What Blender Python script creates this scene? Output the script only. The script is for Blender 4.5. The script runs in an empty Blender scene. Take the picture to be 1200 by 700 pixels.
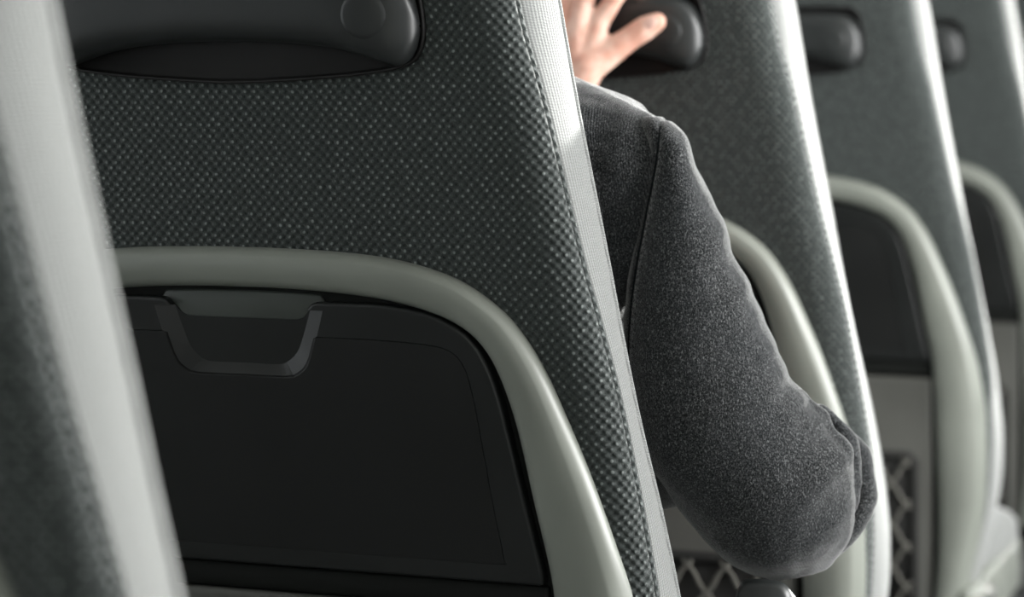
import bpy, bmesh, math, random
import numpy as np
from mathutils import Vector, noise
random.seed(4)
E = 1.10                      # eye height; most seat dimensions below are measured from it
K = math.tan(math.radians(5)) # recline of the backs
col = bpy.context.scene.collection

# ------------------------------------------------------------------ helpers
def link(name, me, m=None, parent=None, smooth=True):
    if m is not None and not me.materials: me.materials.append(m)
    if smooth:
        me.polygons.foreach_set('use_smooth', [True]*len(me.polygons)); me.update()
    o = bpy.data.objects.new(name, me); col.objects.link(o)
    if parent: o.parent = parent
    return o
def from_bm(name, bm, m, parent=None, smooth=True, sharp=None):
    bmesh.ops.recalc_face_normals(bm, faces=bm.faces)
    me = bpy.data.meshes.new(name); bm.to_mesh(me); bm.free()
    o = link(name, me, m, parent, smooth)
    if sharp: me.set_sharp_from_angle(angle=math.radians(sharp))
    return o
def empty(name, loc):
    o = bpy.data.objects.new(name, None); col.objects.link(o); o.location = loc
    o.empty_display_size = .1; return o
def tag(o, label=None, cat=None, group=None, kind=None):
    for k, v in (('label', label), ('category', cat), ('group', group), ('kind', kind)):
        if v: o[k] = v
    return o
def bake(o):
    """apply the modifiers of o to its own mesh"""
    dg = bpy.context.evaluated_depsgraph_get(); dg.update()
    me = bpy.data.meshes.new_from_object(o.evaluated_get(dg))
    old = o.data; o.modifiers.clear(); o.data = me
    if old.users == 0: bpy.data.meshes.remove(old)
    return o
def catmull(pts, n):
    """resample a polyline smoothly to n points, equal arc length"""
    P = np.array(pts, float); Q = np.vstack([2*P[0]-P[1], P, 2*P[-1]-P[-2]]); out = []
    for i in range(1, len(Q)-2):
        for t in np.linspace(0, 1, 12, endpoint=False):
            a, b, c, d = Q[i-1], Q[i], Q[i+1], Q[i+2]
            out.append(.5*((2*b)+(-a+c)*t+(2*a-5*b+4*c-d)*t*t+(-a+3*b-3*c+d)*t**3))
    out.append(P[-1]); out = np.array(out)
    s = np.r_[0, np.cumsum(np.linalg.norm(np.diff(out, axis=0), axis=1))]
    u = np.linspace(0, s[-1], n)
    return np.stack([np.interp(u, s, out[:, k]) for k in range(P.shape[1])], 1)
def curve_fn(tab):
    """smooth lookup from a table of (z, value)"""
    P = catmull(sorted(tab), 400); 
    return lambda z: float(np.interp(z, P[:, 0], P[:, 1]))
def S(x, z, off):
    """point on the reclined, slightly crowned seat back; off < 0 is towards the row behind"""
    return Vector((x, -K*z + off, z+E))
def tube(bm, pts, r, seg=8, closed=False):
    pts = [Vector(p) for p in pts]; n = len(pts); rings = []
    for i, p in enumerate(pts):
        a = pts[(i-1) % n] if (closed or i > 0) else p; b = pts[(i+1) % n] if (closed or i < n-1) else p
        t = (b-a).normalized(); u = t.cross(Vector((0, 1, .03))).normalized(); v = t.cross(u)
        rr = r[i] if hasattr(r, '__len__') else r
        rings.append([bm.verts.new(p+rr*(math.cos(2*math.pi*k/seg)*u+math.sin(2*math.pi*k/seg)*v)) for k in range(seg)])
    for i in range(n if closed else n-1):
        A, B = rings[i], rings[(i+1) % n]
        for k in range(seg): bm.faces.new((A[k], A[(k+1) % seg], B[(k+1) % seg], B[k]))
    if not closed: bm.faces.new(rings[0]); bm.faces.new(rings[-1][::-1])
def inset_poly(P, d):
    """offset a closed counter-clockwise polygon inwards by d"""
    P = np.array(P); a = np.roll(P, 1, 0); b = np.roll(P, -1, 0); t = b-a
    t /= np.linalg.norm(t, axis=1)[:, None]+1e-12
    return P+d*np.stack([-t[:, 1], t[:, 0]], 1)
def ccw(P):
    P = np.array(P, float); x, y = P[:, 0], P[:, 1]
    return P if np.sum(x*np.roll(y, -1)-np.roll(x, -1)*y) > 0 else P[::-1]
def pillow(bm, outline, prof, base=0.0, close_back=True):
    """raised pad on the seat back: outline (x, z), prof = [(inset, off)...]"""
    P = ccw(outline); rings = []
    for d, off in [(0, base)]+list(prof):
        Q = inset_poly(P, d) if d else P
        rings.append([bm.verts.new(S(x, z, off)) for x, z in Q])
    for A, B in zip(rings, rings[1:]):
        for k in range(len(A)):
            j = (k+1) % len(A); bm.faces.new((A[k], A[j], B[j], B[k]))
    f = bm.faces.new(rings[-1]); fs = [f]
    if close_back: fs.append(bm.faces.new(rings[0][::-1]))
    bmesh.ops.triangulate(bm, faces=fs)
def mirror(half):
    """(x>=0) outline listed from the centre/top to the bottom -> full left-to-right line"""
    h = [tuple(p) for p in half]
    left = [(-x, z) for x, z in h[::-1]]
    if abs(h[0][0]) < 1e-9: left = left[:-1]
    return left+h
def rrect(x0, z0, x1, z1, r, n=8):
    out = []
    for cx, cz, a0 in ((x1-r, z1-r, 0), (x0+r, z1-r, 90), (x0+r, z0+r, 180), (x1-r, z0+r, 270)):
        for i in range(n+1):
            a = math.radians(a0+90*i/n); out.append((cx+r*math.cos(a), cz+r*math.sin(a)))
    return out
def loft(rings, caps=True, uv=None):
    bm = bmesh.new(); R = [[bm.verts.new(p) for p in r] for r in rings]
    for A, B in zip(R, R[1:]):
        for k in range(len(A)): bm.faces.new((A[k], A[(k+1) % len(A)], B[(k+1) % len(A)], B[k]))
    if caps: bm.faces.new(R[0][::-1]); bm.faces.new(R[-1])
    return bm
def rbox(bm, c, d, bev=.01, seg=3):
    r = bmesh.ops.create_cube(bm, size=1); vs = r['verts']
    for v in vs: v.co = Vector(c)+Vector((v.co.x*d[0], v.co.y*d[1], v.co.z*d[2]))
    if bev:
        es = {e for v in vs for e in v.link_edges}
        bmesh.ops.bevel(bm, geom=list(es), offset=bev, segments=seg, affect='EDGES', profile=.5)
def capsule(bm, p, q, r0, r1, seg=16, flat=None):
    """tapered limb segment with round ends"""
    p, q = Vector(p), Vector(q); ax = q-p; L = max(ax.length, 1e-4); ax = ax/L
    u = ax.orthogonal().normalized(); v = ax.cross(u); rings = []
    for i in range(7):
        a = math.pi/2*(1-i/6); rings.append((p-ax*r0*math.sin(a), max(r0*math.cos(a), 1e-4)))
    for i in range(7):
        a = math.pi/2*i/6; rings.append((q+ax*r1*math.sin(a), max(r1*math.cos(a), 1e-4)))
    R = [[bm.verts.new(c+rr*(math.cos(2*math.pi*k/seg)*u+math.sin(2*math.pi*k/seg)*v)) for k in range(seg)] for c, rr in rings]
    for A, B in zip(R, R[1:]):
        for k in range(seg): bm.faces.new((A[k], A[(k+1) % seg], B[(k+1) % seg], B[k]))
    bm.faces.new(R[0][::-1]); bm.faces.new(R[-1])
def ball(bm, c, rx, ry, rz, seg=24):
    r = bmesh.ops.create_uvsphere(bm, u_segments=seg, v_segments=seg//2, radius=1)
    for v in r['verts']: v.co = Vector((c[0]+v.co.x*rx, c[1]+v.co.y*ry, c[2]+v.co.z*rz))
def chain(bm, pts, rad, **k):
    for i in range(len(pts)-1): capsule(bm, pts[i], pts[i+1], rad[i], rad[i+1], **k)
def fuse(o, voxel, smooth=6, factor=.5):
    m = o.modifiers.new('r', 'REMESH'); m.mode = 'VOXEL'; m.voxel_size = voxel; m.use_smooth_shade = True
    if smooth:
        s = o.modifiers.new('s', 'SMOOTH'); s.iterations = smooth; s.factor = factor
    mats = list(o.data.materials); bake(o)
    if not o.data.materials:
        for m in mats: o.data.materials.append(m)
    o.data.polygons.foreach_set('use_smooth', [True]*len(o.data.polygons))
    return o
def wz(p): return (p[0], p[1], p[2]+E)

# ------------------------------------------------------------------ materials
def mat(name, base=(.5, .5, .5), rough=.5, spec=.5, **kw):
    m = bpy.data.materials.new(name); m.use_nodes = True
    b = m.node_tree.nodes['Principled BSDF']
    b.inputs['Base Color'].default_value = (*base, 1); b.inputs['Roughness'].default_value = rough
    b.inputs['Specular IOR Level'].default_value = spec
    for k, v in kw.items(): b.inputs[k.replace('_', ' ')].default_value = v
    return m
class NT:
    def __init__(s, m): s.t = m.node_tree; s.b = s.t.nodes['Principled BSDF']
    def n(s, typ, **kw):
        x = s.t.nodes.new(typ)
        for k, v in kw.items(): setattr(x, k, v)
        return x
    def set(s, sock, v):
        if hasattr(v, 'is_output') or isinstance(v, bpy.types.NodeSocket): s.t.links.new(v, sock)
        else: sock.default_value = v
    def math(s, op, a, b=0.0, c=None, clamp=False):
        x = s.n('ShaderNodeMath', operation=op, use_clamp=clamp); s.set(x.inputs[0], a); s.set(x.inputs[1], b)
        if c is not None: s.set(x.inputs[2], c)
        return x.outputs[0]
    def ramp(s, v, a, b, lo=0.0, hi=1.0):
        x = s.n('ShaderNodeMapRange', interpolation_type='SMOOTHSTEP'); s.set(x.inputs['Value'], v)
        x.inputs['From Min'].default_value = a; x.inputs['From Max'].default_value = b
        x.inputs['To Min'].default_value = lo; x.inputs['To Max'].default_value = hi
        return x.outputs['Result']
    def mix(s, f, a, b):
        x = s.n('ShaderNodeMix', data_type='RGBA'); s.set(x.inputs[0], f)
        s.set(x.inputs[6], a if not isinstance(a, tuple) else (*a, 1)); s.set(x.inputs[7], b if not isinstance(b, tuple) else (*b, 1))
        return x.outputs[2]
    def noise(s, vec, scale, detail=2.0, rough=.5):
        x = s.n('ShaderNodeTexNoise'); s.set(x.inputs['Vector'], vec)
        x.inputs['Scale'].default_value = scale; x.inputs['Detail'].default_value = detail; x.inputs['Roughness'].default_value = rough
        return x.outputs['Fac']
    def coord(s, kind='Object'): return s.n('ShaderNodeTexCoord').outputs[kind]
    def sep(s, v):
        x = s.n('ShaderNodeSeparateXYZ'); s.set(x.inputs[0], v); return x.outputs
    def comb(s, a, b, c=0.0):
        x = s.n('ShaderNodeCombineXYZ')
        for i, v in enumerate((a, b, c)): s.set(x.inputs[i], v)
        return x.outputs[0]
    def scale(s, v, sc):
        x = s.n('ShaderNodeVectorMath', operation='MULTIPLY'); s.set(x.inputs[0], v); x.inputs[1].default_value = sc
        return x.outputs[0]
    def bump(s, h, dist, strength=1.0):
        x = s.n('ShaderNodeBump'); x.inputs['Distance'].default_value = dist; x.inputs['Strength'].default_value = strength
        s.set(x.inputs['Height'], h); s.t.links.new(x.outputs[0], s.b.inputs['Normal'])
    def color(s, c): s.set(s.b.inputs['Base Color'], c)

def weave_mat():
    """coarse staggered weave: pale knots on charcoal-green yarn"""
    m = mat('coarse_weave', rough=.9, spec=.15); t = NT(m); uv = t.coord('UV')
    wob = t.noise(uv, 60, 2); wob2 = t.noise(t.scale(uv, (1, 1.1, 1)), 47, 2)
    x, y, _ = t.sep(uv)
    x = t.math('ADD', x, t.math('MULTIPLY', wob, .0055)); y = t.math('ADD', y, t.math('MULTIPLY', wob2, .0034))
    a = t.math('COSINE', t.math('MULTIPLY', x, 2*math.pi/.0084)); b = t.math('COSINE', t.math('MULTIPLY', y, math.pi/.0045))
    h = t.math('MULTIPLY', a, b)
    fine = t.noise(uv, 900, 3)
    rnd = t.noise(uv, 150, 1)
    knot = t.math('MULTIPLY', t.ramp(h, .40, .95), t.ramp(rnd, .38, .66, .10, 1.0))
    hole = t.ramp(h, -.15, -.85)
    c = t.mix(knot, (.029, .035, .0335), (.24, .262, .253))
    c = t.mix(t.math('MULTIPLY', hole, .75), c, (.006, .009, .008))
    c = t.mix(t.ramp(fine, .35, .7, 0, .35), c, (.075, .085, .082))
    t.color(c)
    t.bump(t.math('ADD', h, t.math('MULTIPLY', fine, .7)), .0011, 1.0)
    t.b.inputs['Sheen Weight'].default_value = .25; t.b.inputs['Sheen Roughness'].default_value = .5
    return m
def side_mat():
    m = mat('fine_fabric', rough=.9, spec=.15); t = NT(m); uv = t.coord('UV')
    x, y, _ = t.sep(uv)
    w1 = t.math('MULTIPLY', t.noise(uv, 70, 2), .004)
    d1 = t.math('SINE', t.math('MULTIPLY', t.math('ADD', t.math('MULTIPLY', x, .42), t.math('ADD', y, w1)), 2*math.pi/.0044))
    d2 = t.math('SINE', t.math('MULTIPLY', t.math('SUBTRACT', t.math('MULTIPLY', x, .42), t.math('ADD', y, w1)), 2*math.pi/.0044))
    h = t.math('MULTIPLY', d1, d2); fine = t.noise(uv, 1100, 3)
    c = t.mix(t.ramp(h, -.9, .9), (.112, .117, .113), (.155, .160, .155))
    c = t.mix(t.ramp(fine, .35, .75, 0, .5), c, (.19, .197, .19)); t.color(c)
    t.bump(t.math('ADD', h, t.math('MULTIPLY', fine, 1.2)), .00035, 1.0)
    t.b.inputs['Sheen Weight'].default_value = .4
    return m
def plastic(name, c, rough, bump=.0001, spec=.5, sc=1500):
    m = mat(name, c, rough, spec); t = NT(m); o = t.coord()
    n = t.noise(o, sc, 2); big = t.noise(o, 9, 3)
    t.color(t.mix(t.ramp(big, .3, .7), tuple(.93*k for k in c), tuple(1.06*k for k in c)))
    t.set(t.b.inputs['Roughness'], t.ramp(big, .25, .75, rough-.04, rough+.05))
    t.bump(n, bump, .6); return m
def knit_mat(name='charcoal_knit', ribs=.5):
    """charcoal melange fine knit"""
    m = mat(name, rough=.95, spec=.1); t = NT(m); o = t.coord()
    sp = t.noise(o, 780, 3, .8); sp2 = t.noise(t.scale(o, (1, 1, .45)), 950, 2, .6)
    big = t.noise(o, 14, 3)
    x, y, z = t.sep(o)
    rib = t.math('SINE', t.math('MULTIPLY', t.math('ADD', t.math('ADD', x, t.math('MULTIPLY', z, .12)), t.math('MULTIPLY', t.noise(o, 40, 2), .003)), 2*math.pi/.0021))
    c = t.mix(t.ramp(sp, .45, .62), (.0065, .0072, .0076), (.062, .064, .066))
    c = t.mix(t.ramp(sp2, .54, .70, 0, .75), c, (.205, .21, .213))
    c = t.mix(t.ramp(big, .3, .75, 0, .25), c, (.03, .034, .038)); t.color(c)
    t.bump(t.math('ADD', t.math('MULTIPLY', sp, 1.5), t.math('MULTIPLY', rib, ribs)), .0005, 1.0)
    t.b.inputs['Sheen Weight'].default_value = .5; t.b.inputs['Sheen Roughness'].default_value = .32
    return m
def skin_mat():
    m = mat('skin', rough=.5, spec=.35); t = NT(m); o = t.coord()
    n = t.noise(o, 45, 3); f = t.noise(o, 500, 3)
    t.color(t.mix(t.ramp(n, .32, .68), (.58, .31, .235), (.74, .50, .41)))
    t.bump(t.math('ADD', f, t.noise(o, 130, 2)), .0005, .5)
    t.b.inputs['Subsurface Weight'].default_value = .12; t.b.inputs['Subsurface Radius'].default_value = (.01, .004, .002)
    t.b.inputs['Subsurface Scale'].default_value = .5
    return m
M = dict(weave=weave_mat(), side=side_mat(), knit=knit_mat(), sleeve_knit=knit_mat('charcoal_sleeve_knit', .06), skin=skin_mat(),
    frame=plastic('grey_green_plastic', (.186, .197, .173), .42, .00006),
    tray=plastic('charcoal_plastic', (.0095, .0105, .0103), .36, .00012, .35),
    well=plastic('recess_plastic', (.045, .052, .046), .5),
    inset=plastic('shaded_grained_plastic', (.0065, .0070, .0068), .5, .00015, .3), gap=plastic('black_backing', (.006, .007, .006), .7, spec=.2),  # inset colour darker than the tray, standing in for the step's shade
    handle=plastic('black_grip_plastic', (.017, .019, .019), .38, .00012, .45),
    cavity=plastic('black_cavity_plastic', (.007, .0065, .0065), .5, .00008, .35),
    panel=plastic('lower_panel_plastic', (.062, .062, .055), .55),
    net=plastic('net_cord', (.115, .112, .10), .85, .0002, .2), band=plastic('black_band', (.022, .022, .021), .8, .0002, .2),
    metal=mat('brushed_metal', (.55, .55, .53), .28, Metallic=1.0), base=plastic('dark_metal_base', (.05, .05, .05), .45),
    trouser=plastic('navy_twill', (.02, .022, .03), .9, .0003, .1), hair=plastic('brown_hair', (.05, .03, .018), .6, .002, .3, 300),
    shoe=plastic('black_leather', (.015, .013, .012), .35), nail=mat('nail', (.72, .47, .40), .3),
    seam=mat('seam_shade', (.008, .009, .010), .95, .1), white=mat('eye_white', (.8, .8, .78), .2), iris=mat('iris', (.03, .02, .015), .2),
    wall=plastic('wall_laminate', (.42, .43, .41), .6, sc=300), floor=plastic('floor_vinyl', (.09, .095, .095), .5, sc=200),
    ceil=plastic('ceiling_laminate', (.55, .55, .53), .6, sc=300), rubber=plastic('window_rubber', (.02, .02, .02), .6))
def glass_mat():
    m = bpy.data.materials.new('window_glass'); m.use_nodes = True; t = m.node_tree
    for n in list(t.nodes): t.nodes.remove(n)
    o = t.nodes.new('ShaderNodeOutputMaterial'); a = t.nodes.new('ShaderNodeBsdfTransparent'); g = t.nodes.new('ShaderNodeBsdfGlossy')
    a.inputs[0].default_value = (.95, .96, .955, 1); g.inputs['Roughness'].default_value = .02
    x = t.nodes.new('ShaderNodeMixShader'); x.inputs[0].default_value = .06
    t.links.new(a.outputs[0], x.inputs[1]); t.links.new(g.outputs[0], x.inputs[2]); t.links.new(x.outputs[0], o.inputs[0]); return m
M['glass'] = glass_mat()

# ------------------------------------------------------------------ the coach seat
TOP = .235; BOT = -.79
wf = curve_fn([(-.79, .296), (-.72, .3145), (-.68, .326), (-.62, .338), (-.58, .3435), (-.53, .3446), (-.49, .342), (-.43, .334), (-.36, .3205), (-.289, .3045),
               (-.218, .291), (-.148, .279), (-.03, .2575), (.058, .2435), (.10, .236), (.16, .224), (.24, .205)])
ws = curve_fn([(-.79, .294), (-.70, .316), (-.62, .334), (-.53, .341), (-.47, .341), (-.413, .340), (-.277, .317), (-.20, .299), (-.143, .284),
               (-.03, .2585), (.03, .2425), (.056, .237), (.10, .229), (.16, .217), (.24, .198)])
def rowsZ():
    z = list(np.arange(BOT, TOP-.045, .008))+[]
    out = [(q, 1.0, 0.0) for q in z]
    for a in np.linspace(0, 1, 12)[1:]:
        an = a*math.pi/2
        out.append((TOP-.045+.045*math.sin(an), max(math.cos(an), .03), .06*(1-math.cos(an))))
    return out
def section(z, side):
    """half cross-section, centre of the back -> seam -> side -> centre of the front; (x, off) per strip"""
    w = ws(z); f = wf(z); R = .034; dy = .020
    cover = [(x, 0) for x in np.linspace(0, w-R, 22)]
    for a in np.linspace(0, 1, 11)[1:]:
        an = a*math.radians(86); cover.append((w-R+R*math.sin(an)/math.sin(math.radians(86)), dy*(1-math.cos(an))))
    cover.append((w-.0035, dy+.0015))
    welt = [(w-.0035, dy+.0012)]+[(w-.0012+.0022*math.sin(a), dy+.005-.0042*math.cos(a)) for a in np.linspace(.15, math.pi-.15, 7)]+[(w-.003, dy+.0098)]
    y0 = dy+.0092
    pan = [(w-.003, y0)]
    for t in np.linspace(0, 1, 12):
        pan.append((w+(f-w)*t+.0025*math.sin(math.pi*t)-.0008*(1-t)**4, y0+(.098-y0)*t))
    pan += [(f-.0006, .100), (f-.0025, .1015)]
    fr = [(f-.0025, .1015), (f-.0004, .1035)]
    for a in np.linspace(0, 1, 8)[1:]:
        an = a*math.pi/2; fr.append((f-.026*(1-math.cos(an)), .1035+.024*math.sin(an)))
    for t in np.linspace(0, 1, 14)[1:]:
        x = (f-.026)*(1-t); fr.append((x, .1275-.022*(1-(x/(f-.026))**2)**.7))
    return {'cover': cover, 'welt': welt, 'side': pan, 'front': fr}
def shell_part(name, key, m, parent, zlo=BOT, sides=(-1, 1)):
    bm = bmesh.new(); uvl = bm.loops.layers.uv.new('UVMap'); rows = [r for r in rowsZ() if r[0] >= zlo-1e-6]
    strips = [s for s in sides]
    both = key in ('cover', 'front')
    def line(z, ys, dw):
        sec = section(z, 1)[key]; sc = (ws(z)-dw)/ws(z)
        pts = [(x*sc, .06+(y-.06)*ys) for x, y in sec]
        L = [0.0]
        for (a, b), (c, d) in zip(sec, sec[1:]): L.append(L[-1]+math.hypot(c-a, d-b))
        if key == 'front': L = [q-L[-1] for q in L]
        off = {'cover': 0, 'welt': .30, 'side': .32, 'front': .5}[key]
        return pts, [q+off for q in L]
    for sgn in ((0,) if both else strips):
        grid = []
        for z, ys, dw in rows:
            pts, L = line(z, ys, dw)
            if both:
                full = [(-x, y, -l) for (x, y), l in zip(pts, L)]; rt = [(x, y, l) for (x, y), l in zip(pts, L)]
                seq = (full[::-1]+rt[1:]) if key == 'cover' else (full+rt[::-1][1:])
            else: seq = [(sgn*x, y, sgn*l) for (x, y), l in zip(pts, L)]
            grid.append([(bm.verts.new(S(x, z, y)), (l, z)) for x, y, l in seq])
        for A, B in zip(grid, grid[1:]):
            for k in range(len(A)-1):
                q = [A[k], A[k+1], B[k+1], B[k]]; f = bm.faces.new([v for v, _ in q])
                for lp, (_, c) in zip(f.loops, q): lp[uvl].uv = c
    return from_bm(name, bm, m, parent)

def make_seat():
    root = empty('coach_seat', (0, 0, 0))
    tag(root, 'x', 'seat', 'coach seats in one row along the aisle')
    # upholstery
    shell_part('back_cover', 'cover', M['weave'], root)
    shell_part('front_cushion', 'front', M['side'], root)
    for s in (-1, 1):
        shell_part('side_panel', 'side', M['side'], root, sides=(s,))
        w = shell_part('seam_welt', 'welt', M['weave'], root, sides=(s,)); w['label'] = 'stitched seam welt'
    # moulded frame around the tray
    outer = [(0, -.1412), (.0282, -.1413), (.0887, -.1432), (.1331, -.1475), (.1694, -.1556), (.1979, -.1668), (.226, -.1862), (.2432, -.2055),
             (.2601, -.2328), (.2767, -.2694), (.2933, -.3095), (.3097, -.3566), (.3262, -.4104), (.3365, -.455), (.3395, -.50), (.3385, -.56), (.334, -.62), (.318, -.70), (.296, -.785)]
    inner = [(0, -.1734), (.0342, -.1736), (.0871, -.1761), (.1316, -.1809), (.168, -.1893), (.1931, -.1998), (.2106, -.2144), (.2242, -.2377), (.2373, -.2783),
             (.2497, -.3398), (.2622, -.4016), (.266, -.46), (.2685, -.53), (.271, -.62), (.270, -.70), (.262, -.785)]
    N = 110; O = mirror(catmull(outer, N)); I = mirror(catmull(inner, N))
    bm = bmesh.new(); prof = [(0, .002), (.0, -.004), (.03, -.0085), (.09, -.0125), (.17, -.0155), (.22, -.0168), (.5, -.0185), (.80, -.0172), (.90, -.0150), (.97, -.0105), (1, -.006), (1, .000)]
    rows = []
    for (ox, oz), (ix, iz) in zip(O, I):
        k = min(max((-oz-.36)/.12, 0), 1); k = k*k*(3-2*k); r = []
        for u, h in prof:
            x = ox+(ix-ox)*u; z = oz+(iz-oz)*u
            wrap = k*.024*(1-min(u/.35, 1))**2*(1 if h < 0 else 1)
            r.append(bm.verts.new(S(x, z, h+wrap)))
        rows.append(r)
    for A, B in zip(rows, rows[1:]):
        for j in range(len(A)-1): bm.faces.new((A[j], A[j+1], B[j+1], B[j]))
    bm.faces.new(rows[0]); bm.faces.new(rows[-1][::-1])
    from_bm('back_frame', bm, M['frame'], root)
    # dark backing in the gap, and the pale wall behind the finger notch
    ins = [(x*.995, z+.002) for x, z in mirror(catmull(inner, 60))]
    bm = bmesh.new(); pillow(bm, ins, [(0, -.0012)]); from_bm('tray_backing', bm, M['gap'], root, smooth=False)
    bm = bmesh.new()
    well = [(-.070, -.1782), (-.04, -.1768), (0, -.1764), (.04, -.1768), (.070, -.1782), (.075, -.186), (.066, -.207), (-.066, -.207), (-.075, -.186)]
    pillow(bm, well, [(0, -.003), (.002, -.0042)]); from_bm('notch_plate', bm, M['well'], root)
    # folding tray
    half = catmull([(.070, -.1835), (.1241, -.1835), (.1600, -.188), (.1800, -.1945), (.2001, -.2065), (.2139, -.2255), (.2238, -.2515), (.2320, -.285), (.2396, -.3196), (.2500, -.365), (.2575, -.398)], 60)
    half = [(0, -.1992), (.040, -.1992), (.050, -.1988), (.055, -.1970), (.062, -.1890), (.066, -.1850)]+[tuple(p) for p in half]+[(.2570, -.4035), (.2530, -.4050)]
    half = half+[(x, -.4050) for x in np.linspace(.24, 0, 20)]
    rt = half; lf = [(-x, z) for x, z in half[::-1]][1:-1]
    bm = bmesh.new(); pillow(bm, rt+lf, [(.0032*(1-math.cos(a)), -.0102-.0032*math.sin(a)) for a in np.linspace(0, math.pi/2, 10)]+[(.0045, -.0134)], base=-.0015)
    tray = from_bm('tray_table', bm, M['tray'], root, sharp=35)
    # cut the finger pull and the shallow inset field
    def cutter(top, bot, o1, o2):
        b = bmesh.new(); A = [b.verts.new(S(x, z, o1)) for x, z in top]; B = [b.verts.new(S(x, z, o2)) for x, z in bot]
        for k in range(len(A)): j = (k+1) % len(A); b.faces.new((A[k], A[j], B[j], B[k]))
        b.faces.new(A[::-1]); b.faces.new(B); bmesh.ops.triangulate(b, faces=b.faces[:])
        return from_bm('cut', b, M['tray'], None)
    def prof2(xb, zb, r, xt, zt):
        h = catmull([(xt, zt), (xt-(xt-xb)*.45, zt+(zb-zt)*.5), (xb+.004, zb+r*.9), (xb-r*.4, zb+r*.22), (xb-r*1.2, zb), (0, zb)], 22)
        return [tuple(p) for p in h]+[(-x, z) for x, z in h[::-1]][1:]
    c1 = cutter(prof2(.060, -.2495, .012, .079, -.190), prof2(.044, -.2365, .012, .0615, -.190), -.0150, -.0050)
    field = [(0, -.2110), (.10, -.2110), (.150, -.2125), (.180, -.2160), (.195, -.2270), (.203, -.2500), (.2115, -.300), (.2195, -.350), (.2255, -.384), (.222, -.390), (.15, -.3905), (0, -.3905)]
    fr_ = catmull(field, 90); fl = [tuple(p) for p in fr_]+[(-x, z) for x, z in fr_[::-1]][1:-1]
    fi = [tuple(p) for p in inset_poly(ccw(fl), .0012)]
    c2 = cutter([tuple(p) for p in inset_poly(ccw(fl), -.0004)], fi, -.0145, -.0124)
    for c in (c1, c2):
        md = tray.modifiers.new('b', 'BOOLEAN'); md.object = c; md.operation = 'DIFFERENCE'; md.solver = 'EXACT'
        bake(tray)
    bm = bmesh.new(); pillow(bm, [tuple(p) for p in inset_poly(ccw(fl), .0016)], [(0, -.0129)], base=-.0115)
    ti = from_bm('tray_inset', bm, M['inset'], tray, smooth=False)
    md = ti.modifiers.new('b', 'BOOLEAN'); md.object = c1; md.operation = 'DIFFERENCE'; md.solver = 'EXACT'; bake(ti)
    for c in (c1, c2): me = c.data; bpy.data.objects.remove(c); bpy.data.meshes.remove(me)
    tray.data.polygons.foreach_set('use_smooth', [True]*len(tray.data.polygons)); tray.data.set_sharp_from_angle(angle=math.radians(13))
    circ = lambda cx, cz, r, n=40: [(cx+r*math.cos(2*math.pi*i/n), cz+r*math.sin(2*math.pi*i/n)) for i in range(n)]
    bm = bmesh.new(); pillow(bm, circ(-.121, -.268, .024), [(0, -.0130), (.0012, -.0142), (.005, -.0138)], base=-.012)
    from_bm('tray_latch', bm, M['tray'], tray)
    bm = bmesh.new(); pillow(bm, rrect(-.259, -.4275, .259, -.4065, .003), [(0, -.004), (.0015, -.006)], base=-.001)
    from_bm('tray_hinge', bm, M['gap'], root)
    # lower panel and net pocket
    bm = bmesh.new(); pillow(bm, rrect(-.262, -.785, .262, -.429, .006), [(0, -.006), (.002, -.009), (.006, -.010)], base=-.001)
    from_bm('lower_panel', bm, M['panel'], root)
    bm = bmesh.new(); x0, x1, z0, z1 = -.235, .235, -.765, -.545
    rr = rrect(x0-.010, z0-.008, x1+.010, z1+.010, .02); P = ccw(rr)
    rings = []
    for d, h in ((0, -.009), (.001, -.0135), (.006, -.0155), (.012, -.0150), (.014, -.0115)):
        rings.append([bm.verts.new(S(x, z, h)) for x, z in inset_poly(P, d)])
    for A, B in zip(rings, rings[1:]):
        for k in range(len(A)): bm.faces.new((A[k], A[(k+1) % len(A)], B[(k+1) % len(A)], B[k]))
    bd = from_bm('pocket_border', bm, M['band'], root)
    bm = bmesh.new(); pillow(bm, rrect(x0, z0, x1, z1, .02), [(0, -.0108)], base=-.0095); from_bm('pocket_lining', bm, M['band'], root)
    bm = bmesh.new(); p = .044; H = z1-z0
    def bulge(x, z): return -.0135-.010*max(0, 1-((x)/.235)**2)*max(0, math.sin(math.pi*(z-z0)/H))
    for i in range(-8, 18):
        for sl in (1, -1):
            pts = []
            for t in np.linspace(0, 1, 40):
                z = z0+H*t; x = x0+i*p+sl*(z-z0)*.72
                x += .0016*math.sin(2*math.pi*(z-z0)/(.0305))*sl
                if x0 <= x <= x1: pts.append(S(x, z, bulge(x, z)))
            if len(pts) > 2: tube(bm, pts, .0028, 6)
    n = from_bm('pocket_net', bm, M['net'], root); n['label'] = 'pale diamond-mesh net'
    # grab handle
    plate_h = catmull([(0, -.0088), (.0201, -.0086), (.0803, -.0052), (.1247, -.0010), (.1500, .0040), (.1625, .0110), (.1680, .0230), (.1693, .0350),
                       (.1680, .0520), (.1640, .0720), (.1580, .0850), (.1480, .0905), (.1200, .0925), (0, .0930)], 80)
    plate = [tuple(q) for q in plate_h]+[(-x, z) for x, z in plate_h[::-1]][1:-1]
    bm = bmesh.new(); pillow(bm, plate, [(0, -.0040), (.0006, -.0052), (.0018, -.0052), (.0026, -.0040), (.0045, -.0012)], base=.001)
    hp = from_bm('handle_recess', bm, M['cavity'], root)
    zt_ = curve_fn([(0, .0845), (.06, .0842), (.1100, .0832), (.1350, .0815), (.1480, .0765), (.1570, .0680), (.1625, .0560), (.1652, .0450), (.1663, .0370)])
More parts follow.
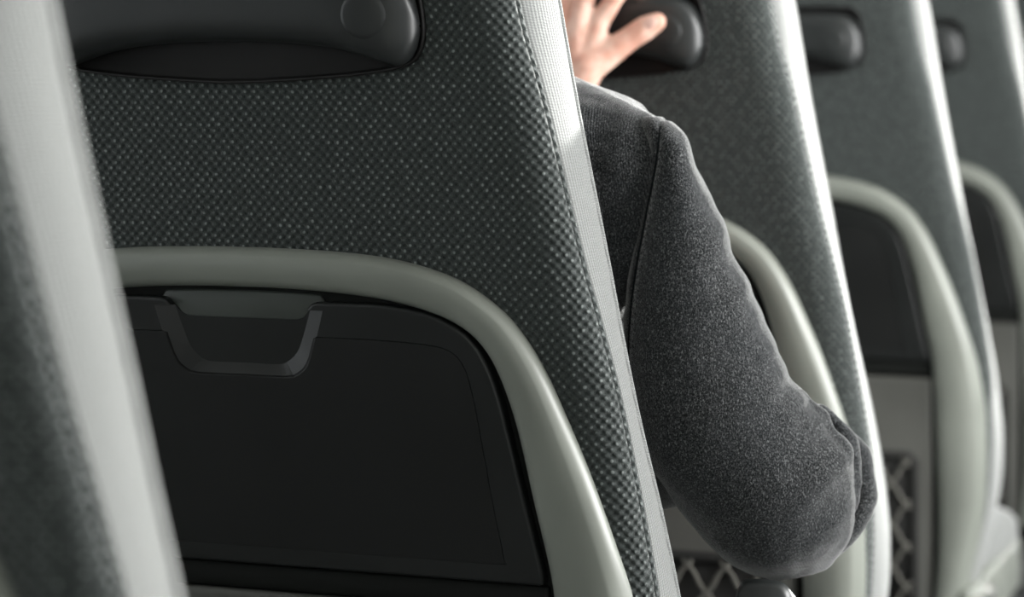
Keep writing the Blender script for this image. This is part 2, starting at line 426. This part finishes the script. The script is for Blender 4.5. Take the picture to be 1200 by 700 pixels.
    zb_ = curve_fn([(0, .0246), (.035, .0240), (.0816, .0208), (.1120, .0150), (.1300, .0095), (.1420, .0060), (.1500, .0056), (.1570, .0095), (.1625, .0180), (.1652, .0270), (.1663, .0350)])
    def bar_off(x, z):
        x = abs(x); a, b = zt_(x), zb_(x); q = min(abs((z-(a+b)/2)/max((a-b)/2, 1e-5)), 1)
        h = max(1-min(x/.1664, 1)**9, 0)**(1/2.4)
        return -.004-.0250*h*(1-q**5.0)**(1/2.6)
    bm = bmesh.new(); xs = .1663*np.sin(np.linspace(-1, 1, 141)*math.pi/2)**1.0; cols = []
    for x in xs:
        a, b = zt_(abs(x)), zb_(abs(x)); c = []
        for u in np.linspace(-1, 1, 45):
            q = math.sin(u*math.pi/2); z = (a+b)/2+q*(a-b)/2; c.append(bm.verts.new(S(x, z, bar_off(x, z))))
        cols.append(c)
    for A, B in zip(cols, cols[1:]):
        for k in range(44): bm.faces.new((A[k], A[k+1], B[k+1], B[k]))
    hb = from_bm('grab_handle', bm, M['handle'], root)
    for s in (1,):
        bm = bmesh.new(); R_ = []
        for rr, dh in ((.0197, .0010), (.0196, -.0002), (.0192, .0004), (.0188, .0008), (.0184, .0002), (.0176, -.0006), (.0150, -.0009), (.009, -.0010), (.003, -.0010)):
            R_.append([bm.verts.new(S(s*.1280+rr*math.cos(2*math.pi*k/48), .0440+rr*math.sin(2*math.pi*k/48), bar_off(s*.1280+rr*math.cos(2*math.pi*k/48), .0440+rr*math.sin(2*math.pi*k/48))+dh)) for k in range(48)])
        for A, B in zip(R_, R_[1:]):
            for k in range(48): bm.faces.new((A[k], A[(k+1) % 48], B[(k+1) % 48], B[k]))
        bm.faces.new(R_[-1])
        b = from_bm('handle_cap', bm, M['handle'], hb); b['label'] = 'round screw cap'
    # cushion, side shells, pedestal (below the back)
    bm = bmesh.new(); rings = []
    for y, top, hw in ((.10, -.690, .27), (.12, -.676, .292), (.20, -.684, .308), (.34, -.684, .316), (.46, -.678, .318), (.52, -.684, .314), (.555, -.706, .306), (.566, -.745, .296), (.56, -.79, .28)):
        r = []
        for k in range(36):
            a = 2*math.pi*k/36; cx = abs(math.cos(a))**.35*math.copysign(1, math.cos(a)); sz = abs(math.sin(a))**.45*math.copysign(1, math.sin(a))
            r.append((cx*hw, y, E+(top+ -.80)/2+sz*(top+.80)/2))
        rings.append(r)
    bm = loft(rings); from_bm('seat_cushion', bm, M['side'], root)
    for s in (-1, 1):
        bm = bmesh.new(); rbox(bm, (s*.311, .27, E-.775), (.024, .44, .085), .010); sh = from_bm('side_shell', bm, M['frame'], root)
        bm = bmesh.new(); bmesh.ops.create_cone(bm, cap_ends=True, segments=24, radius1=.020, radius2=.016, depth=.016)
        for v in bm.verts: v.co = Vector((s*(.329+v.co.z), .15+v.co.x, E-.735+v.co.y-.022))
        k = from_bm('recline_button', bm, M['metal'], sh, sharp=40); k['label'] = 'round bright metal button'
    bm = bmesh.new(); rbox(bm, (0, .30, E-.835), (.54, .42, .05), .012); from_bm('seat_pan', bm, M['base'], root)
    bm = bmesh.new(); rbox(bm, (0, .30, .14), (.10, .30, .245), .012); rbox(bm, (0, .30, .0125), (.34, .36, .025), .008); from_bm('pedestal', bm, M['base'], root)
    return root

def copy_tree(o, parent=None):
    c = o.copy(); col.objects.link(c)
    if parent: c.parent = parent
    for ch in list(o.children): copy_tree(ch, c)
    return c
XC = -.895
seats = []
proto = make_seat()
info = [(-.896, .976, 'nearest blurred coach seat at the left edge, mostly its pale lit side showing'),
        (XC, 1.76, 'sharp charcoal woven coach seat with closed black tray table facing the camera'),
        (XC, 2.56, 'grey coach seat directly in front of the seated person, its handle gripped by a hand'),
        (XC, 3.36, 'blurred grey coach seat just beyond the one whose handle is being held'),
        (XC, 4.16, 'blurred coach seat, second farthest, its tray frame cut by the right picture edge'),
        (XC, 4.96, 'farthest blurred grey coach seat, a dark sliver in the top right corner')]
for i, (x, y, lab) in enumerate(info):
    o = proto if i == 0 else copy_tree(proto)
    o.location = (x, y, 0); o['label'] = lab; seats.append(o)

# armrest let down beside the seat in focus
bm = bmesh.new()
arm = []
for y, zt, zb, hw in ((1.962, -.430, -.535, .022), (1.970, -.420, -.550, .0265), (2.02, -.418, -.500, .027), (2.10, -.428, -.470, .027), (2.18, -.430, -.465, .026), (2.20, -.440, -.455, .018)):
    r = []
    for k in range(24):
        a = 2*math.pi*k/24; cx = abs(math.cos(a))**.4*math.copysign(1, math.cos(a)); sz = abs(math.sin(a))**.5*math.copysign(1, math.sin(a))
        r.append((-.507+cx*hw-XC, y-1.76, E+(zt+zb)/2+sz*(zt-zb)/2))
    arm.append([(px_, py_, pz_-.6*(py_-.20)) for px_, py_, pz_ in r])
ar = from_bm('armrest', loft(arm), M['handle'], seats[1]); ar['label'] = 'black armrest folded down'
bm = bmesh.new(); rbox(bm, (-.507-XC, .225, E-.57), (.040, .045, .22), .008); rbox(bm, (-.535-XC, .21, E-.70), (.07, .05, .07), .01)
from_bm('armrest_bracket', bm, M['base'], ar)

# ------------------------------------------------------------------ the seated person
person = empty('person', (-.86, 2.04, 0))
tag(person, 'person in charcoal knitted sweater, elbow out, hand on the handle of the seat ahead', 'person')
PO = Vector((-.86, 2.04, 0))
def to_local(o):
    for v in o.data.vertices: v.co -= PO
    o.data.update(); return o
SR, SL = (-.665, 2.025, -.10), (-1.04, 2.03, -.09)
ELB, WR = (-.505, 2.045, -.345), (-.72, 2.190, -.388)
ELL, WL = (-1.0, 2.26, -.165), (-.8635, 2.478, -.038)
bm = bmesh.new(); W = wz
def C(pts, rad, seg=16): chain(bm, [W(p) for p in pts], rad, seg=seg)
C([(-.93, 2.03, -.56), (-.79, 2.03, -.56)], [.085, .085]); C([(-.86, 2.02, -.55), (-.85, 2.03, -.38), (-.845, 2.03, -.20)], [.085, .095, .10])
C([(-.92, 2.03, -.17), (-.77, 2.03, -.17)], [.09, .09]); C([SR, (-.77, 2.04, -.07)], [.034, .045]); C([SL, (-.92, 2.04, -.05)], [.045, .05])
C([(-.843, 2.045, -.06), (-.842, 2.06, .10)], [.060, .055])
ball(bm, W((-.842, 2.070, .205)), .076, .094, .105); ball(bm, W((-.842, 2.105, .135)), .050, .055, .045)      # skull and jaw
C([(-.842, 2.160, .195), (-.842, 2.178, .165)], [.009, .014]); ball(bm, W((-.842, 2.160, .125)), .024, .012, .009)   # nose, lips
ball(bm, W((-.842, 2.145, .090)), .022, .018, .016)
for s in (-1, 1):
    ball(bm, W((-.842+s*.078, 2.060, .185)), .010, .018, .030); ball(bm, W((-.842+s*.030, 2.150, .222)), .022, .010, .007)
C([SR, ELB], [.034, .032]); C([ELB, (-.615, 2.115, -.352), WR], [.034, .029, .024]); C([SL, ELL], [.043, .034]); C([ELL, WL], [.036, .0255])
for s in (-1, 1):                                                                                             # legs
    hx = -.87+s*.080; C([(hx, 2.03, -.58), (hx, 2.42, -.585)], [.070, .048]); C([(hx, 2.42, -.585), (hx, 2.40, -1.0)], [.052, .036])
    C([(hx, 2.39, -1.045), (hx+s*.01, 2.54, -1.06)], [.032, .024])
# left hand closed on the handle ahead: back of the hand towards the camera, thumb along the bar
PB = (-.862, 2.494, -.012)
def fing(pts, rad): C(pts, rad, 12)
kn = [(-.8300, 2.500, .056), (-.8490, 2.497, .074), (-.8700, 2.499, .073), (-.8950, 2.503, .063)]
for i, k in enumerate(kn):
    b = (-.8500-.0085*i, 2.488+.002*abs(i-1), -.018)
    mid = tuple((p+q)/2 for p, q in zip(b, k)); mid = (mid[0], mid[1]-.003, mid[2])
    fing([WL, b, mid, k], [.0215, .0150, .0125, .0115])
    dx = (.022, .020, .014, .002)[i]; L = (1, 1.08, 1.0, .82)[i]
    fing([k, (k[0]+dx, k[1]+.003, k[2]+.034*L), (k[0]+dx*1.3, k[1]+.026, k[2]+.040*L), (k[0]+dx*1.4, k[1]+.036, k[2]+.030*L)], [.0112, .0098, .0088, .0078])
fing([(-.858, 2.492, -.020), (-.8425, 2.492, .006), (-.8215, 2.499, .0195)], [.0215, .0200, .0155])
fing([(-.8215, 2.499, .0195), (-.7985, 2.505, .0365), (-.7830, 2.509, .0470)], [.0155, .0132, .0138]); fing([(-.7830, 2.509, .0470), (-.7705, 2.511, .0540)], [.0138, .0108])
fing([(-.8400, 2.500, .012), (-.8370, 2.501, .040)], [.0145, .0105])
# right hand resting on the thigh
hb_ = (-.775, 2.230, -.435); C([WR, hb_], [.024, .020])
for i in range(4):
    a = (-.782-.006*i, 2.237+.018*(i-1.5), -.441); fing([WR, a], [.018, .0125])
    fing([a, (a[0]-.036, a[1]+.010, a[2]-.004), (a[0]-.054, a[1]+.014, a[2]-.016), (a[0]-.062, a[1]+.015, a[2]-.028)], [.0110, .0095, .0088, .0078])
fing([(-.740, 2.225, -.420), (-.775, 2.267, -.420), (-.805, 2.290, -.435)], [.0150, .0115, .0095])
body = from_bm('body', bm, M['skin'], None); fuse(body, .0032, 5); to_local(body).parent = person; body['label'] = 'bare hand gripping the black handle'
# thumb nail
bm = bmesh.new(); ball(bm, (0, 0, 0), .0062, .0016, .0078, 20)
nail = from_bm('thumbnail', bm, M['nail'], None)
q = Vector((.866, 0, .5)); nail.rotation_euler = (math.radians(-6), math.radians(58), 0)
nail.location = Vector(wz((-.7735, 2.4985, .0530)))-PO; nail.parent = person
# eyes, hair
for s in (-1, 1):
    bm = bmesh.new(); ball(bm, W((-.842+s*.030, 2.148, .208)), .012, .012, .012); e = from_bm('eye', bm, M['white'], None); to_local(e).parent = person
    bm = bmesh.new(); ball(bm, W((-.842+s*.030, 2.157, .208)), .0055, .0045, .0055); to_local(from_bm('iris', bm, M['iris'], None)).parent = e
bm = bmesh.new(); ball(bm, W((-.842, 2.052, .225)), .087, .100, .108, 40); ball(bm, W((-.842, 2.012, .150)), .066, .055, .06, 30)
for v in bm.verts:
    v.co += .004*noise.noise_vector(v.co*60)
    lim = 2.125+.05*max(0, (v.co.z-E-.25)/.08)
    if v.co.y > lim: v.co.y = lim
hair = from_bm('hair', bm, M['hair'], None); fuse(hair, .005, 2); to_local(hair).parent = person
# trousers and shoes
bm = bmesh.new()
C([(-.94, 2.035, -.57), (-.78, 2.035, -.57)], [.112, .112])
for s in (-1, 1):
    hx = -.87+s*.080; C([(hx, 2.03, -.58), (hx, 2.28, -.595), (hx, 2.43, -.585)], [.102, .086, .064]); C([(hx, 2.43, -.585), (hx, 2.405, -1.00)], [.066, .052])
tr = from_bm('trousers', bm, M['trouser'], None); fuse(tr, .006, 5)
for s in (-1, 1):
    bm = bmesh.new(); x = -.87+s*.080
    C([(x, 2.38, -1.035), (x+s*.006, 2.47, -1.050), (x+s*.01, 2.555, -1.062)], [.045, .040, .030]); sh = from_bm('shoe', bm, M['shoe'], None); fuse(sh, .004, 4)
    for v in sh.data.vertices: v.co.z = max(v.co.z, .004)
    to_local(sh).parent = person
to_local(tr).parent = person
# sweater body with the far sleeve
bm = bmesh.new(); rings = []
for z, hw, cy, hd, cx in ((-.62, .150, 2.035, .10, -.86), (-.61, .172, 2.035, .118, -.86), (-.50, .172, 2.03, .116, -.857), (-.38, .178, 2.03, .114, -.852), (-.28, .192, 2.03, .114, -.848), (-.20, .206, 2.032, .113, -.846),
                          (-.13, .217, 2.034, .110, -.845), (-.075, .2215, 2.036, .103, -.845), (-.046, .217, 2.036, .093, -.845), (-.030, .202, 2.037, .083, -.844), (-.015, .172, 2.038, .074, -.843), (-.003, .135, 2.040, .068, -.842),
                          (.010, .098, 2.044, .064, -.842), (.028, .074, 2.050, .062, -.842), (.050, .066, 2.054, .062, -.842)):
    r = []
    for k in range(64):
        a = 2*math.pi*k/64; r.append(W((cx+hw*abs(math.cos(a))**.8*math.copysign(1, math.cos(a)), cy+hd*abs(math.sin(a))**.85*math.copysign(1, math.sin(a)), z)))
    rings.append(r)
bm.free(); bm = loft(rings)
C([(-.76, 2.035, -.068), (-.700, 2.026, -.061), (-.651, 2.017, -.079), (-.652, 2.017, -.16)], [.060, .054, .049, .040], 24); C([(-1.03, 2.035, -.10), ELL], [.060, .052]); C([ELL, (-.892, 2.43, -.066)], [.052, .038])
sw = from_bm('sweater', bm, M['knit'], None); fuse(sw, .0035, 5)
def normals(o):
    a = np.empty(len(o.data.vertices)*3); o.data.vertices.foreach_get('normal', a); return [Vector(q) for q in a.reshape(-1, 3)]
for v, nn in zip(sw.data.vertices, normals(sw)):
    p = v.co.copy(); v.co = p+nn*(.003*noise.noise(Vector((p.x*9, p.y*9, p.z*22)))+.0015*noise.noise(p*60))
to_local(sw).parent = person
# near sleeve: centre, half width across the view, radius, along the arm
FWD = Vector((-.347, .937, -.02)).normalized()
ST = [((-.6190, 2.0110, -.0385), (.0090, .0034, -.0004), .012), ((-.6150, 2.0100, -.0460), (.0165, .0060, -.0006), .024), ((-.6070, 2.0105, -.0600), (.0175, .0062, .0004), .032), ((-.6007, 2.0098, -.0810), (.0209, .0080, .0012), .034), ((-.5958, 2.0079, -.1185), (.0325, .0123, .0009), .042), ((-.5882, 2.0035, -.1679), (.0447, .017, .0029), .047),
      ((-.5784, 2.002, -.2198), (.0563, .0215, .0054), .052), ((-.5648, 2.0022, -.2681), (.0661, .0254, .008), .055), ((-.5482, 2.0052, -.3041), (.0711, .0281, .0164), .056), ((-.5296, 2.0133, -.3359), (.0714, .0288, .0219), .056),
      ((-.5111, 2.0254, -.3712), (.0642, .0261, .0228), .053), ((-.4985, 2.0420, -.4130), (.0470, .0187, .0150), .042), ((-.4965, 2.0530, -.4370), (.0250, .0095, .0062), .022)]
rings = []
arr = catmull([list(c)+list(h)+[b] for c, h, b in ST], 46)
for q in arr:
    c = Vector(wz(q[:3])); h = Vector(q[3:6]); b = FWD*q[6]
    rings.append([c+math.cos(2*math.pi*k/48)*h+math.sin(2*math.pi*k/48)*b for k in range(48)])
bm = loft(rings)
C([(-.508, 2.052, -.350), (-.525, 2.100, -.350), (-.610, 2.115, -.350), (-.705, 2.182, -.385)], [.050, .053, .041, .036], 24)     # forearm of the sleeve
def F(pts, r): tube(bm, [W(p) for p in catmull(pts, 14)], [r*math.sin(math.pi*(i+.6)/15.2) for i in range(14)], 10)
F([(-.492, 2.020, -.268), (-.4772, 2.030, -.2885), (-.4640, 2.030, -.3088), (-.4560, 2.032, -.3343), (-.4540, 2.030, -.3742), (-.466, 2.032, -.400)], .010)
F([(-.4900, 2.0727, -.2970), (-.4737, 2.0976, -.3137), (-.4609, 2.1107, -.3370), (-.4548, 2.1111, -.3595), (-.4543, 2.1020, -.3826), (-.4629, 2.085, -.4080), (-.476, 2.070, -.4250)], .013)
F([(-.485, 2.050, -.285), (-.4670, 2.066, -.306), (-.4570, 2.070, -.333), (-.4530, 2.070, -.365), (-.459, 2.065, -.395)], .010)
F([(-.616, 2.010, -.0490), (-.6070, 2.026, -.0578), (-.6020, 2.034, -.0714), (-.5990, 2.032, -.0880)], .0075)
sl = from_bm('sleeve', bm, M['sleeve_knit'], None); fuse(sl, .0026, 6)
A0, A1 = Vector((-.61, 2.01, E-.06)), Vector((-.50, 2.04, E-.38)); AX = (A1-A0).normalized()
for v, nn in zip(sl.data.vertices, normals(sl)):
    p = v.co.copy(); t = (p-A0).dot(AX); rad = p-A0-AX*t; side = rad.dot(Vector((.93, .35, .1)))     # + on the outer (camera right) side
    k = max(0, min(1, (side+.01)/.06))
    n = noise.noise(Vector((t*38+side*16, rad.y*9, 3.1)))*.0075*k + noise.noise(Vector((t*15+rad.y*12, rad.x*10, 7)))*.0042 + noise.noise(p*70)*.0007
    v.co = p+nn*n
to_local(sl).parent = sw
# stitched edge of the armhole
from mathutils.bvhtree import BVHTree
line = catmull([(-.6080, -.0385), (-.6060, -.0550), (-.6096, -.0800), (-.6150, -.1100), (-.6205, -.1450), (-.6250, -.1850), (-.6275, -.2250), (-.6290, -.2700)], 90)
for ob, dep in ((sw, .0022), (sl, .0030)):                        # the seam pulls the knit in along the armhole
    nr = normals(ob)
    for v, nn in zip(ob.data.vertices, nr):
        p = v.co+PO
        if p.y > 2.03 or abs(p.x+.62) > .04: continue
        d_ = np.min(np.hypot(line[:, 0]-p.x, line[:, 1]-(p.z-E)))
        if d_ < .008: v.co = v.co-nn*dep*math.exp(-(d_/.0026)**2)
    ob.data.update()
trees = []
for ob in (sw, sl):
    me = ob.data; trees.append(BVHTree.FromPolygons([v.co+PO for v in me.vertices], [tuple(p.vertices) for p in me.polygons]))
def on_knit(x, z):
    ys = [h[0].y for h in (t.ray_cast(Vector((x, 1.5, z+E)), Vector((0, 1, 0))) for t in trees) if h[0] is not None]
    return min(ys) if ys else 1.99
bm = bmesh.new(); pts = [Vector((x, on_knit(x, z)+.0002, z+E)) for x, z in line[3:]]
for _ in range(3): pts = [pts[0]]+[(a+b*2+c)/4 for a, b, c in zip(pts, pts[1:], pts[2:])]+[pts[-1]]
tube(bm, pts, .0011, 6); cord = from_bm('armhole_shade_cord', bm, M['seam'], None); to_local(cord).parent = sw  # near-black cord laid in the groove, its colour imitating the crease's shade
bm = bmesh.new(); rl = catmull(line[10:], 62)
for k in range(0, 60):
    (x0, z0), (x1, z1) = rl[k], rl[k+1]; ox = .0062 if k % 2 else .0048
    a = (x0+ox, z0); b = (x1+ox+.0022*(1 if k % 2 else -1), z1-.0005)
    tube(bm, [Vector((q[0], on_knit(*q)-.0002, q[1]+E)) for q in (a, ((a[0]+b[0])/2, (a[1]+b[1])/2), b)], [.0004, .0009, .0004], 6)
to_local(from_bm('overlock_stitching', bm, M['knit'], None)).parent = sl

# ------------------------------------------------------------------ the coach interior
def structure(name, boxes, m, bev=0):
    bm = bmesh.new()
    for c, d in boxes: rbox(bm, c, d, bev)
    return tag(from_bm(name, bm, m, None, smooth=False), kind='structure')
XL, XR, Y0, Y1, H = -1.75, 1.30, -1.6, 16.0, 2.25; YM, YL = 7.2, Y1-Y0+.12
structure('floor', [((-.225, YM, -.03), (3.2, YL, .06))], M['floor'])
structure('ceiling', [((-.225, YM, H+.03), (3.2, YL, .06))], M['ceil'])
def wall(name, x, wins):
    z0, z1 = .80, 1.80; bx = [((x, YM, z0/2), (.06, YL, z0)), ((x, YM, (z1+H)/2), (.06, YL, H-z1))]
    y = Y0
    for a, b in wins:
        bx.append(((x, (y+a)/2, (z0+z1)/2), (.06, a-y, z1-z0))); y = b
    bx.append(((x, (y+Y1)/2, (z0+z1)/2), (.06, Y1-y, z1-z0)))
    return structure(name, bx, M['wall']), z0, z1
RW = [(-1.4, .5), (1.75, 3.15), (3.35, 5.0), (5.2, 7.4), (7.6, 9.4), (10.55, 15.2)]; LW = [(-.9, .8), (1.1, 2.7), (3.0, 4.6), (4.9, 6.6), (7.0, 9.0), (9.4, 11.4), (11.8, 14)]  # right side: rearmost window and the wide pier added unseen, to shape the light
wall('wall_right', XR+.03, RW); wall('wall_left', XL-.03, LW)
structure('wall_back', [((-.225, Y0-.03, H/2), (3.2, .06, H))], M['wall']); structure('wall_front', [((-.225, Y1+.03, H/2), (3.2, .06, H))], M['wall'])
n = 1
for x, wins, s in ((XR+.03, RW, 1), (XL-.03, LW, -1)):
    for a, b in wins:
        w = empty(f'window_{n}', (x, (a+b)/2, 1.3)); tag(w, kind='structure'); hy = (b-a)/2
        bm = bmesh.new()
        for c, d in (((0, 0, .485), (.07, 2*hy, .03)), ((0, 0, -.485), (.07, 2*hy, .03)), ((0, hy-.015, 0), (.07, .03, .94)), ((0, -hy+.015, 0), (.07, .03, .94))): rbox(bm, c, d, 0)
        from_bm('window_frame', bm, M['rubber'], w, smooth=False)
        bm = bmesh.new(); rbox(bm, (0, 0, 0), (.006, 2*hy-.06, .94), 0); from_bm('window_pane', bm, M['glass'], w, smooth=False); n += 1
def area(name, loc, rot, sx, sy, power, c=(1, 1, 1)):
    l = bpy.data.lights.new(name, 'AREA'); l.shape = 'RECTANGLE'; l.size = sx; l.size_y = sy; l.energy = power; l.color = c
    o = bpy.data.objects.new(name, l); col.objects.link(o); o.location = loc; o.rotation_euler = rot; return o
for i, (a, b) in enumerate(RW):      # window daylight; the rearmost is added fill, the next boosted to lift seat backs
    area('window_daylight_fill', (XR-.03, (a+b)/2, 1.3), (0, math.radians(90), 0), .92, b-a-.06, 18*(b-a)*(.16, 5.0, .9, 1.0, 1.0, .8)[i], (1, 1, .99))
for i, (a, b) in enumerate(LW):
    area('window_daylight_fill', (XL+.03, (a+b)/2, 1.3), (0, math.radians(-90), 0), .92, b-a-.06, (.8 if i == 0 else 3)*(b-a), (.97, 1, .99))
area('ceiling_light', (.15, 3.5, H-.02), (0, 0, 0), .25, 8.5, 10, (1, .98, .95))
s = bpy.data.lights.new('sun', 'SUN'); s.energy = 26; s.angle = math.radians(3); s.color = (1, .985, .95)
so = bpy.data.objects.new('sun', s); col.objects.link(so)
az, el = math.radians(12), math.radians(1.5)
d = -Vector((math.sin(az)*math.cos(el), math.cos(az)*math.cos(el), math.sin(el)))
so.rotation_euler = d.to_track_quat('-Z', 'Y').to_euler(); so.location = (4, 8, 3)
wd = bpy.data.worlds.new('World'); bpy.context.scene.world = wd; wd.use_nodes = True
bg = wd.node_tree.nodes['Background']; bg.inputs[0].default_value = (.85, .92, 1, 1); bg.inputs[1].default_value = 1.0

# ------------------------------------------------------------------ camera
Fp = 2850.0; TH = math.atan(1062/Fp); PH = math.atan(265/Fp)
cam = bpy.data.cameras.new('camera'); co = bpy.data.objects.new('camera', cam); col.objects.link(co)
cam.sensor_width = 36; cam.lens = 36*Fp/1200; cam.clip_start = .05
co.location = (0, 0, E); co.rotation_euler = (math.pi/2-PH, 0, TH)
cam.dof.use_dof = True; cam.dof.focus_distance = 1.97; cam.dof.aperture_fstop = 4.3
sc = bpy.context.scene; sc.camera = co
sc.view_settings.view_transform = 'Standard'; sc.view_settings.look = 'None'; sc.view_settings.gamma = 1; sc.view_settings.exposure = -0.12
sc.view_settings.use_curve_mapping = False
